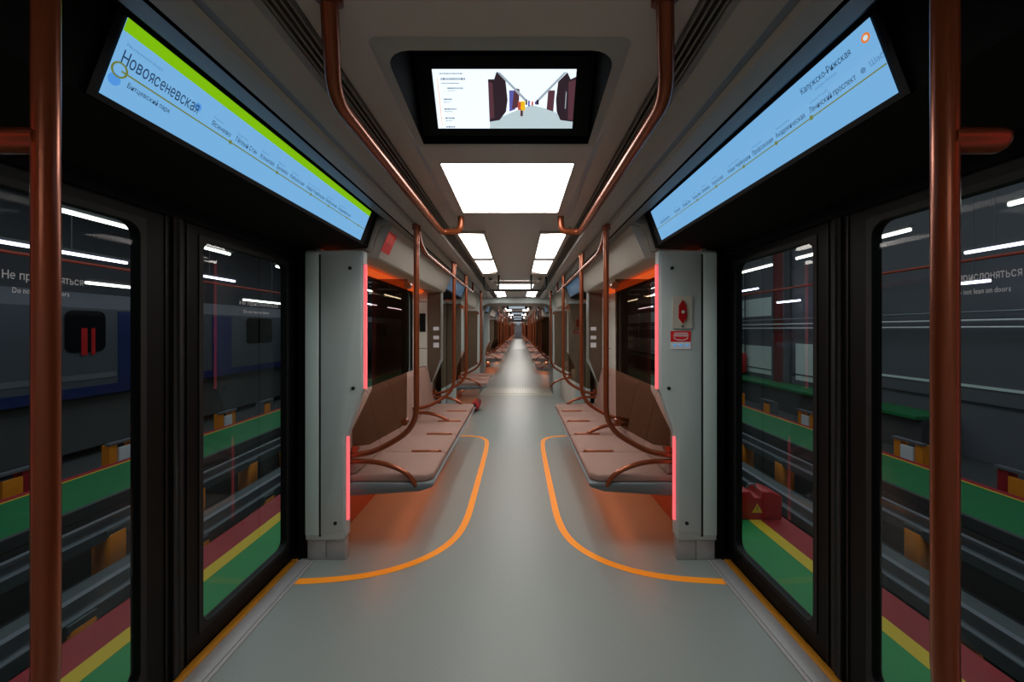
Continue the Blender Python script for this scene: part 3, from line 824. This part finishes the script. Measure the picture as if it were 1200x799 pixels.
# small cameras between lights
for s in (-1, 1):
    t = Thing('dome_camera', 'camera', (s*.33, 5.15, 2.1))
    _, m = t.part('base'); m.cyl((s*.33,5.15,2.10), (s*.33,5.15,2.122), .035, 'plate')
    _, m = t.part('dome'); m.ball((s*.33,5.15,2.10), .024, 'black', (1,1,.8))
    t.build('tiny dome camera on the ceiling just past the nearest %s ceiling light' % SIDE[s])
    t = Thing('indicator_lamp', 'lamp', (s*.40, 2.3, 2.1))
    _, m = t.part('lamp'); m.ball((s*.395,2.62,2.108), .012, 'plate')
    t.build('tiny round ceiling lamp at the near corner of the %s bench light' % SIDE[s])

# red notice on the sloping panel left
t = Thing('notice_sticker', 'sticker', (-.8, 2.5, 2.0))
def SP(y, v, d):  # on the sloping panel, left
    p0 = Vector((-.872, y, 1.893)); u = Vector((.09,0,.207)).normalized(); n = Vector((u.z,0,-u.x)); return p0+u*v+n*d
_, m = t.part('sticker')
m.add([SP(2.50,.045,.003), SP(2.66,.045,.003), SP(2.66,.185,.003), SP(2.50,.185,.003)], [(0,1,2,3)], 'red_decal')
_, m = t.part('printed_lines')
for v in (.165,.150,.135,.12): 
    y = 2.515
    while y < 2.635:
        l = random.choice((.012,.02,.026)); m.add([SP(y,v,.004), SP(y+l,v,.004), SP(y+l,v+.004,.004), SP(y,v+.004,.004)], [(0,1,2,3)], 'tv_red'); y += l+.006
t.build('small red notice sticker on the sloping panel above the left bench window')
t = Thing('wall_grille', 'grille', (-1.15, 4.78, 1.5))
_, m = t.part('grille'); m.box(-1.185, -1.110, 4.775, 4.788, 1.39, 1.62, 'black_satin', .003)
for i in range(7): m.box(-1.178, -1.117, 4.772, 4.775, 1.405+.03*i, 1.413+.03*i, 'gap')
t.build('small black grille on the white panel at the far end of the left bench')
# extinguisher
t = Thing('fire_extinguisher', 'extinguisher', (-.72, 6.72, 0))
_, m = t.part('body'); m.cyl((-.70,6.62,.10), (-.70,6.98,.10), .075, 'red', 20); m.ball((-.70,6.62,.10), .075, 'red')
_, m = t.part('valve'); m.cyl((-.70,6.52,.10), (-.70,6.58,.10), .02, 'seam'); m.box(-.72, -.68, 6.50, 6.53, .08, .16, 'seam')
_, m = t.part('bracket'); m.box(-.79, -.61, 6.75, 6.79, 0, .03, 'steel')
t.build('red fire extinguisher lying on the floor under the left end bench')

# ------------------------------------------------------------------ far carriages
FG = 9.40; PER = 18.4
def far_kit():
    K = {}
    return K
protos = {}
def place(key, maker, y, label, group):
    """maker(y) builds at y; later copies share the mesh"""
    if key not in protos:
        o = maker(y).build(label, group, flat=True); protos[key] = (o, y); return o
    o, y0 = protos[key]; return copy_tree(o, y-y0, label, group)
def far_light(y, far=True):
    t = Thing('ceiling_light', 'light', (0, y, 2.1))
    _, m = t.part('frame'); m.box(-.31, .31, y-.35, y+.35, 2.094, 2.12, 'ceiling'); m.add([(-.268,y-.32,2.09), (-.268,y+.32,2.09), (.268,y+.32,2.09), (.268,y-.32,2.09)], [(0,1,2,3)], 'light_far'); return t
def far_monitor(y):
    t = Thing('ceiling_monitor', 'monitor', (0, y, 2.1)); _, m = t.part('housing'); m.prism([(y-.10,2.13), (y+.10,2.13), (y+.04,2.0), (y-.04,2.0)], -.30, .30, 'black', 'x')
    m.box(-.23, .23, y-.078, y-.074, 2.02, 2.09, 'tv_grey'); return t
def far_pole(s, y): return pole(y, s)
ncar = 4
for c in range(ncar):
    y0 = FG+c*PER
    where = ['in the second carriage', 'in the third carriage', 'in the fourth carriage', 'in the fifth carriage'][c]
    dcs = [y0+2.05+4.17*i for i in range(4)]
    segs = [(dcs[i]+.85, dcs[i+1]-.85) for i in range(3)]
    for s in (-1, 1):
        S = SIDE[s]
        ends = [(y0+.05, y0+1.15)] if s > 0 else []
        ends2 = [(dcs[3]+.9, dcs[3]+2.3)] if s < 0 else []
        for a, b in ends+segs+ends2:
            n = 5 if b-a > 2 else 2
            place(('bench', s, n), lambda y, n=n, s=s: bench(y, n, s, .475, True), a+.05, 'small distant mauve bench along the %s wall %s' % (S, where), 'distant %s benches %s' % (S, where))
            ps = (a+.06, a+.05+n*.475*.6, b-.03) if n == 5 else (a+.06, a+.05+n*.475)
            for p in ps:
                place(('pole', s), lambda y, s=s: pole(y, s), p, 'thin distant copper pole along the %s side %s' % (S, where), 'distant %s poles %s' % (S, where))
            for p, d in ((a+.08, 1), (b-.05, -1)):
                place(('glass', s), lambda y, s=s: smoked(y, s, 1), p, 'distant brown glass screen along the %s side %s' % (S, where), 'distant %s glass screens %s' % (S, where))
            place(('orail', s, n), lambda y, n=n, s=s: bench_rail(s, y, y+n*.475, ()), a+.25, 'distant overhead handrail along the %s side %s' % (S, where), 'distant %s handrails %s' % (S, where))
            if n == 5:
                place(('slight', s), lambda y, s=s: side_light(s, y, y+1.95, True), a+.2, 'distant two-piece ceiling light on the %s %s' % (S, where), 'distant %s ceiling lights %s' % (S, where))
        for dc in dcs:
            for p in (dc-.91, dc+.83):
                place(('post', s), lambda y, s=s: partition(y, y+.07, s, None, True, 0), p, 'distant grey partition along the %s side %s' % (S, where), 'distant %s partitions %s' % (S, where))
            place(('dooru', s), lambda y, s=s: map_screen(s, y-.72, y+.72, False), dc, 'distant tilted blue screen over a %s doorway %s' % (S, where), 'distant %s screens %s' % (S, where))
            place(('crail', s), lambda y, s=s: centre_rail(s, y-1.2), dc, 'distant ceiling handrail near the aisle on the %s %s' % (S, where), 'distant %s ceiling handrails %s' % (S, where))
    for dc in dcs:
        place('clight', lambda y: far_light(y), dc+.3, 'distant white ceiling light over the aisle '+where, 'distant aisle lights '+where)
        place('cmon', lambda y: far_monitor(y), dc-.35, 'distant black ceiling monitor over the aisle '+where, 'distant ceiling monitors '+where)
    if c:
        m = portal(y0-1.10, y0-.98); struct('wall_far', m); m = portal(y0-.12, y0); struct('wall_far', m)
        m = MB(); m.box(-.8, .8, y0-1.1, y0, 0, .006, 'metal'); struct('floor_gangway', m)
    # simple walls for bench zones
    for s in (-1, 1):
        for a, b in [(y0, y0+1.2)]+segs+[(dcs[3]+.9, y0+17.3)]:
            m = MB()
            m.box(s*1.20, s*1.23, a, b, 0, 1.93, 'wall_cream')
            m.box(s*1.188, s*1.20, a+.25, b-.4, .92, 1.84, 'black')
            m.prism([(s*.782,2.10), (s*.872,1.893), (s*1.21,1.925), (s*1.21,2.14), (s*.79,2.14)], a, b, 'panel_white', 'y')
            m.box(s*1.13, s*1.198, a, b, 1.87, 1.90, 'orange_led_top')
            m.box(s*1.195, s*1.20, a, b, 0, .35, 'glow_and_pole_orange')
            struct('wall_'+SIDE[s], m)
        for dc in dcs:
            m = MB(); m.prism([(s*.925,1.945), (s*.86,2.16), (s*1.42,2.16), (s*1.33,1.92)], dc-.85, dc+.85, 'black_matte', 'y')
            struct('wall_'+SIDE[s], m)
# gangway light bar (first) 
t = Thing('ceiling_light', 'light', (0, 9.75, 2.05))
_, m = t.part('housing'); m.box(-.46, .46, 9.72, 9.86, 2.03, 2.12, 'ceiling')
_, m = t.part('diffuser'); m.box(-.44, .44, 9.715, 9.74, 2.035, 2.075, 'light_far')
t.build('wide thin bright light bar over the aisle just beyond the gangway')
# cab bulkhead at the very end
m = MB(); m.box(-1.3, 1.3, WALLEND, WALLEND+.1, 0, 2.14, 'black_matte'); m.box(-.6, .6, WALLEND-.02, WALLEND, 0, 2.1, 'black'); struct('wall_end', m)
# rest of the train beyond the fifth carriage: bench-height and pole-colour bands, too small to read
for s in (-1, 1):
    m = MB(); m.box(s*.52, s*1.2, 83.5, WALLEND, .38, .50, 'fabric_far'); m.box(s*1.19, s*1.2, 83.5, WALLEND, .5, 2.1, 'glow_and_pole_orange'); struct('wall_'+SIDE[s], m)
    m = MB()
    for i in range(14): m.box(-.05, .05, 84+4.6*i, 84.1+4.6*i, 2.11, 2.12, 'cove') if False else m.add([(s*.207,84+4.6*i,2.108), (s*.387,84+4.6*i,2.108), (s*.387,86+4.6*i,2.108), (s*.207,86+4.6*i,2.108)], [(0,1,2,3)], 'light_far')
    struct('ceiling', m)

# ------------------------------------------------------------------ the depot outside
DZ = -1.0
def strip(x0, x1, z, mt, name, th=.15, y0=-12, y1=60):
    m = MB(); m.box(x0, x1, y0, y1, z-th, z, mt); return struct(name, m)
for s in (-1, 1):
    f = lambda a, b, z, mt, th=.15: strip(s*a, s*b, z, mt, 'ground', th)
    f(1.62, 2.97, DZ, 'd_green'); f(2.97, 3.12, DZ+.002, 'd_yellow'); f(3.12, 3.46, DZ, 'd_red')
    f(3.46, 5.85, DZ-.95, 'd_pit'); f(5.85, 5.92, DZ+.002, 'd_dark'); f(5.92, 7.12, DZ, 'd_green2'); f(7.12, 7.16, DZ+.002, 'd_yellow'); f(7.16, 7.3, DZ, 'd_red')
    f(7.3, 22, DZ-.5, 'd_dark')
    m = MB(); m.box(s*1.62, s*3.46, -12, 60, DZ-.95, DZ-.16, 'd_dark'); m.box(s*5.85, s*7.3, -12, 60, DZ-.95, DZ-.16, 'd_dark'); struct('ground', m)
    # grey steps between platform and pit
    m = MB(); m.box(s*3.47, s*3.75, -12, 60, DZ-.45, DZ-.32, 'd_beam'); m.box(s*3.8, s*3.95, -12, 60, DZ-.75, DZ-.68, 'd_dark'); m.box(s*4.65, s*5.25, -12, 60, DZ-.72, DZ-.64, 'd_beam'); struct('ground', m)
for s in (-1, 1):
    for x in (4.15, 5.55):
        where = 'nearer' if x < 5 else 'farther'
        t = Thing('rail_track', 'rail', (s*x, 0, DZ-.3))
        _, m = t.part('rail_head')
        m.prism([(s*(x-.035),DZ-.12), (s*(x+.035),DZ-.12), (s*(x+.035),DZ-.16), (s*(x+.012),DZ-.17), (s*(x+.012),DZ-.25), (s*(x+.07),DZ-.27), (s*(x-.07),DZ-.27), (s*(x-.012),DZ-.25), (s*(x-.012),DZ-.17), (s*(x-.035),DZ-.16)], -12, 60, 'd_rail', 'y')
        t.parts[0][0] = 'rail_head'
        _, m = t.part('support_beam'); m.box(s*(x-.09), s*(x+.09), -12, 60, DZ-.40, DZ-.27, 'd_beam')
        t.build('grey steel rail over the pit %s the train outside the %s windows' % (where+' to' if where == 'nearer' else 'farther from', SIDE[s]))
        first = None
        for k in range(9):
            y = .9+1.35*k+(.3 if x > 5 else 0)
            lab = 'orange steel rail support post in the pit outside the %s windows, %s row' % (SIDE[s], where)
            grp = 'orange rail posts outside %s, %s row' % (SIDE[s], where)
            if first is None:
                t = Thing('rail_post', 'post', (s*x, y, DZ-.95))
                _, m = t.part('column'); m.box(s*(x-.13), s*(x+.13), y-.11, y+.11, DZ-.95, DZ-.34, 'd_post', .01, 1)
                _, m = t.part('cap_plate'); m.box(s*(x-.12), s*(x+.12), y-.12, y+.12, DZ-.36, DZ-.28, 'd_beam'); m.box(s*(x-.14), s*(x+.14), y-.15, y+.15, DZ-.95, DZ-.90, 'd_post')
                first = (t.build(lab, grp), y)
            else: copy_tree(first[0], y-first[1], lab, grp)
# red case with warning triangle on the right platform
t = Thing('equipment_case', 'case', (3.12, 5.0, DZ))
x, y = 3.10, 5.02
_, m = t.part('body'); m.prism([(x-.28,DZ), (x+.30,DZ), (x+.30,DZ+.30), (x+.16,DZ+.36), (x+.05,DZ+.36), (x+.02,DZ+.28), (x-.06,DZ+.28), (x-.10,DZ+.36), (x-.22,DZ+.36), (x-.28,DZ+.28)], y-.14, y+.14, 'red', 'y', .015, 2)
_, m = t.part('handle'); m.tube([(x-.08,y,DZ+.33), (x-.05,y,DZ+.40), (x+.03,y,DZ+.40), (x+.06,y,DZ+.33)], .012, 'd_rail', .02)
_, m = t.part('warning_triangle', label='yellow warning triangle'); m.add([(x-.10,y-.158,DZ+.10), (x+.04,y-.158,DZ+.10), (x-.03,y-.158,DZ+.22)], [(0,1,2)], 'd_yellow'); m.box(x-.034, x-.026, y-.16, y-.159, DZ+.13, DZ+.18, 'seam')
t.build('red notched equipment case on the yellow stripe outside the right door')
# equipment carts along the second platform (both sides)
for s in (-1, 1):
    for k, (y, mt, mt2) in enumerate(((7.6,'d_post','d_white'), (8.9,'d_red','d_white'), (10.3,'d_post','d_white'), (11.9,'d_wall2','d_post'), (13.6,'d_post','d_white'), (5.9,'d_red','d_post'))):
        t = Thing('bogie_stand', 'stand', (s*8.2, y, DZ-.5))
        _, m = t.part('base'); m.box(s*7.7, s*8.3, y-.35, y+.35, DZ-.5, DZ-.38, 'd_red')
        _, m = t.part('leg'); m.box(s*7.75, s*7.90, y-.28, y-.14, DZ-.38, DZ+.20, mt); 
        _, m = t.part('leg'); m.box(s*7.75, s*7.90, y+.14, y+.28, DZ-.38, DZ+.20, mt)
        _, m = t.part('panel'); m.box(s*7.72, s*7.76, y-.12, y+.12, DZ-.15, DZ+.12, mt2)
        _, m = t.part('top'); m.box(s*7.72, s*7.82, y-.30, y+.30, DZ+.20, DZ+.24, 'd_wall2')
        order = ['third','fourth','fifth','sixth','seventh','second'][k]
        t.build('low jack stand beyond the green platform outside the %s windows, number by distance: %s one' % (SIDE[s], order))
# parked train on the left
t = Thing('parked_train', 'train', (-10, 12, DZ-.4))
tx = -9.6
_, m = t.part('body')
m.prism([(tx,.10), (tx,1.9), (tx-.25,2.25), (tx-2.3,2.25), (tx-2.5,1.9), (tx-2.5,.10)], 1.0, 20.0, 'd_train', 'y')
m.prism([(tx,.10), (tx,1.9), (tx-.25,2.25), (tx-2.3,2.25), (tx-2.5,1.9), (tx-2.5,.10)], 20.5, 40, 'd_train', 'y')
_, m = t.part('skirt', label='dark blue lower band'); m.box(tx+.01, tx-2.4, 1.0, 20.0, -.08, .14, 'd_train_blue'); m.box(tx+.01, tx-2.4, 20.5, 40, -.08, .14, 'd_train_blue')
_, m = t.part('stripe', label='pale stripe along the body'); m.box(tx+.012, tx, 1.0, 9.2, .30, .42, 'd_wall2')
for i, (a, b) in enumerate(((4.6,5.5), (8.15,8.95), (13.6,15.0), (16.1,18.4), (22,24), (26,28))):
    w, m = t.part('window'); m.rrect(lambda p, q, d: (tx+.015+d, p, q), (a, b, .92, 1.84), .15, 0, 'd_train_win', t=.01)
    if i < 2:
        _, m = t.part('red_bar', sub=w); m.box(tx+.026, tx+.03, a+.30, a+.42, .85, 1.45, 'red'); m.box(tx+.026, tx+.03, a+.50, a+.58, .85, 1.45, 'red')
for a, b in ((9.25,9.9), (12.1,12.9), (19.0,19.8)):
    _, m = t.part('door', label='dark blue sliding door'); m.box(tx+.015, tx, a, b, .05, 1.85, 'd_train_blue')
_, m = t.part('running_gear'); m.box(tx-.2, tx-2.2, 1.4, 19.6, DZ-.3, -.1, 'd_dark')
t.build('grey parked train with dark blue lower band outside the left windows')
# right depot wall
m = MB(); m.box(10.4, 10.6, -12, 60, DZ-.5, 6, 'd_wall2'); m.box(10.37, 10.4, 15.4, 60, -.45, .72, 'd_wall'); m.box(10.37, 10.4, 11.6, 14.3, -.45, .9, 'd_wall'); struct('wall_depot', m)
m = MB(); m.box(10.37, 10.4, 15.4, 60, 1.98, 2.75, 'd_wall'); m.box(10.35, 10.37, -12, 60, -.25, -.22, 'seam'); m.box(10.37, 10.4, 2, 11.0, .10, .16, 'd_wall'); struct('wall_depot', m)
m = MB(); m.box(-14.2, -14.0, -12, 60, DZ-.5, 6, 'd_wall2'); struct('wall_depot', m)
m = MB(); m.box(-30, 30, 60, 60.2, DZ-.5, 6, 'd_wall2'); m.box(-14, 14, -12.2, -12, DZ-1, 6, 'd_wall2'); struct('wall_depot', m)
m = MB(); m.box(9.35, 10.35, 9, 60, -.70, -.62, 'd_green2'); m.box(9.5, 10.35, 9, 60, DZ-.5, -.70, 'd_dark'); struct('ground', m)
for k, y in enumerate((6.2, 14.9, 25)):
    t = Thing('steel_column', 'column', (10.25, y, DZ-.5))
    _, m = t.part('web'); m.box(10.15, 10.33, y-.32, y+.32, DZ-.5, 5.6, 'd_column')
    _, m = t.part('flange'); m.box(10.10, 10.34, y-.36, y-.30, DZ-.5, 5.6, 'd_wall2')
    _, m = t.part('flange'); m.box(10.10, 10.34, y+.30, y+.36, DZ-.5, 5.6, 'd_wall2')
    t.build('dark red steel column against the depot wall, right windows, %s from the camera' % ('nearest' if k == 0 else 'second' if k == 1 else 'third'))
t = Thing('ladder', 'ladder', (10.25, 17.6, -.6))
for y in (17.3, 18.0):
    _, m = t.part('rail'); m.box(10.25, 10.256, y-.04, y+.04, -.6, 4.0, 'seam')
for i in range(9):
    _, m = t.part('rung'); m.box(10.25, 10.255, 17.3, 18.0, -.2+.42*i, -.16+.42*i, 'd_rail')
t.build('narrow ladder against the pale depot wall outside the right window')
t = Thing('hose_cabinet', 'cabinet', (10.1, 17.6, -.6))
_, m = t.part('body'); m.box(10.05, 10.22, 17.1, 18.1, -.50, .36, 'red', .02, 1)
_, m = t.part('door'); m.box(10.035, 10.05, 17.2, 18.0, -.42, .28, 'red'); 
_, m = t.part('label_plate'); m.box(10.02, 10.035, 17.5, 17.7, -.1, .08, 'd_white')
t.build('red hose cabinet hanging below the ladder outside the right window')
# pipes on the walls
for s in (-1, 1):
    for k, (x, z, r, mt, w) in enumerate(((10.0,1.47,.022,'d_white','lowest pale'), (10.0,1.62,.022,'d_white','middle pale'), (10.0,1.80,.025,'d_rail','uppermost pale'), (9.9,2.93,.035,'d_pipe','thin red'))):
        if s < 0 and k < 3: continue
        m = MB(); m.cyl((s*x,-10,z), (s*x,58,z), r, mt, 8)
        o = m.build('pipe', None, (s*x,0,z)); o['label'] = '%s pipe running along the depot outside the %s windows' % (w, SIDE[s]); o['category'] = 'pipe'
# roof and trusses
m = MB(); m.box(-14.2, 14.2, -12, 60, 6.0, 6.1, 'd_roof'); struct('roof', m)
for k in range(9):
    y = 3+4.2*k
    for s in (-1, 1):
        lab = 'grey steel roof truss crossing the depot outside the %s windows' % SIDE[s]; grp = 'roof trusses outside the %s windows' % SIDE[s]
        if k == 0:
            t = Thing('roof_truss', 'truss', (s*8, y, 4.6))
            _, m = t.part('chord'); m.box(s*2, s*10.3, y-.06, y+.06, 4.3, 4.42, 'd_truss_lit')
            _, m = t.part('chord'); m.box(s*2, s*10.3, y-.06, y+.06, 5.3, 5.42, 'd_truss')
            for i in range(5):
                _, m = t.part('brace'); a = 2+1.5*i
                m.tube([(s*a,y,4.36), (s*(a+.75),y,5.36), (s*(a+1.5),y,4.36)], .04, 'd_truss_lit', 0, 6)
            if s < 0: tl = t.build(lab, grp)
            else: tr_ = t.build(lab, grp)
        else: copy_tree(tl if s < 0 else tr_, 4.2*k, lab, grp)
# fluorescent tubes
rows = {-1: [(6.4, 3.10, 'd_tube_warm', [(1.7,2.1), (5.2,3.4), (10.2,2.5), (14,3), (18.5,2.5), (22.5,3), (28,3.5), (35,4)], 'highest'), (8.8, 2.92, 'd_tube', [(2.1,1.2), (6.5,2.2), (10,2), (15,3), (21,3), (26,3), (33,4)], 'middle'), (9.0, 2.40, 'd_tube_warm', [(8.0,2.6), (12.6,3), (18,3)], 'lowest')],
        1: [(6.4, 3.04, 'd_tube_warm', [(2.0,3.0), (6.2,2.6), (9.6,1.4), (12.,3), (16.5,2.5), (20.5,3), (26,3), (33,4)], 'highest'), (8.8, 2.92, 'd_tube', [(2.2,1.7), (6.55,1.0), (14.0,1.8), (20,3), (25,3), (31,4)], 'middle'), (9.6, 2.41, 'd_tube', [(7.75,.62), (13.0,1.2), (20,3)], 'lowest')]}
for s in (-1, 1):
    for x, z, mt, L, nm in rows[s]:
        for i, (y, l) in enumerate(L):
            t = Thing('tube_light', 'light', (s*x, y, z))
            _, m = t.part('batten'); m.box(s*(x-.05), s*(x+.05), y, y+l, z+.03, z+.08, 'd_truss')
            _, m = t.part('tube', normals=False); m.tube([(s*x,y+.03,z), (s*x,y+l-.03,z)], .030, mt, 0, 8)
            _, m = t.part('hanger'); m.cyl((s*x,y+l/2,z+.07), (s*x,y+l/2,6.0), .01, 'd_truss', 6)
            t.build('glowing tube light outside the %s windows, %s row, %s from the camera' % (SIDE[s], nm, ['nearest','second','third','fourth','fifth','sixth','seventh','eighth'][i]))

# ------------------------------------------------------------------ lights
def area(name, loc, size, power, col, rot=(0,0,0), sy=None):
    l = bpy.data.lights.new(name, 'AREA'); l.energy = power; l.color = col; l.size = size
    if sy: l.shape = 'RECTANGLE'; l.size_y = sy
    o = bpy.data.objects.new(name, l); C.objects.link(o); o.location = loc; o.rotation_euler = rot; return o
for s in (-1, 1):  # added area lights, no visible fixture, that brighten the depot
    area('depot_fill', (s*4.6, 6, 5.8), 5, 330, (.9,.97,1.0), (0,0,0), 20)
    area('depot_fill', (s*9.2, 18, 5.2), 3, 90, (.92,.97,1.0), (0,0,0), 30)
w = bpy.data.worlds.new('World'); bpy.context.scene.world = w; w.use_nodes = True
w.node_tree.nodes['Background'].inputs[0].default_value = (.02,.022,.025,1); w.node_tree.nodes['Background'].inputs[1].default_value = .3

# ------------------------------------------------------------------ camera
cam = bpy.data.cameras.new('camera'); cam.lens = 450/1200*36; cam.sensor_width = 36; cam.clip_start = .02; cam.clip_end = 300
cam.shift_x = -7.5/1200; cam.shift_y = -13.5/1200
co = bpy.data.objects.new('camera', cam); C.objects.link(co); co.location = (.045, 0, 1.42); co.rotation_euler = (PI/2, 0, 0)
sc = bpy.context.scene; sc.camera = co
sc.view_settings.view_transform = 'Standard'; sc.view_settings.look = 'None'; sc.view_settings.exposure = 0
sc.cycles.max_bounces = 8; sc.cycles.transparent_max_bounces = 24; sc.cycles.use_denoising = True
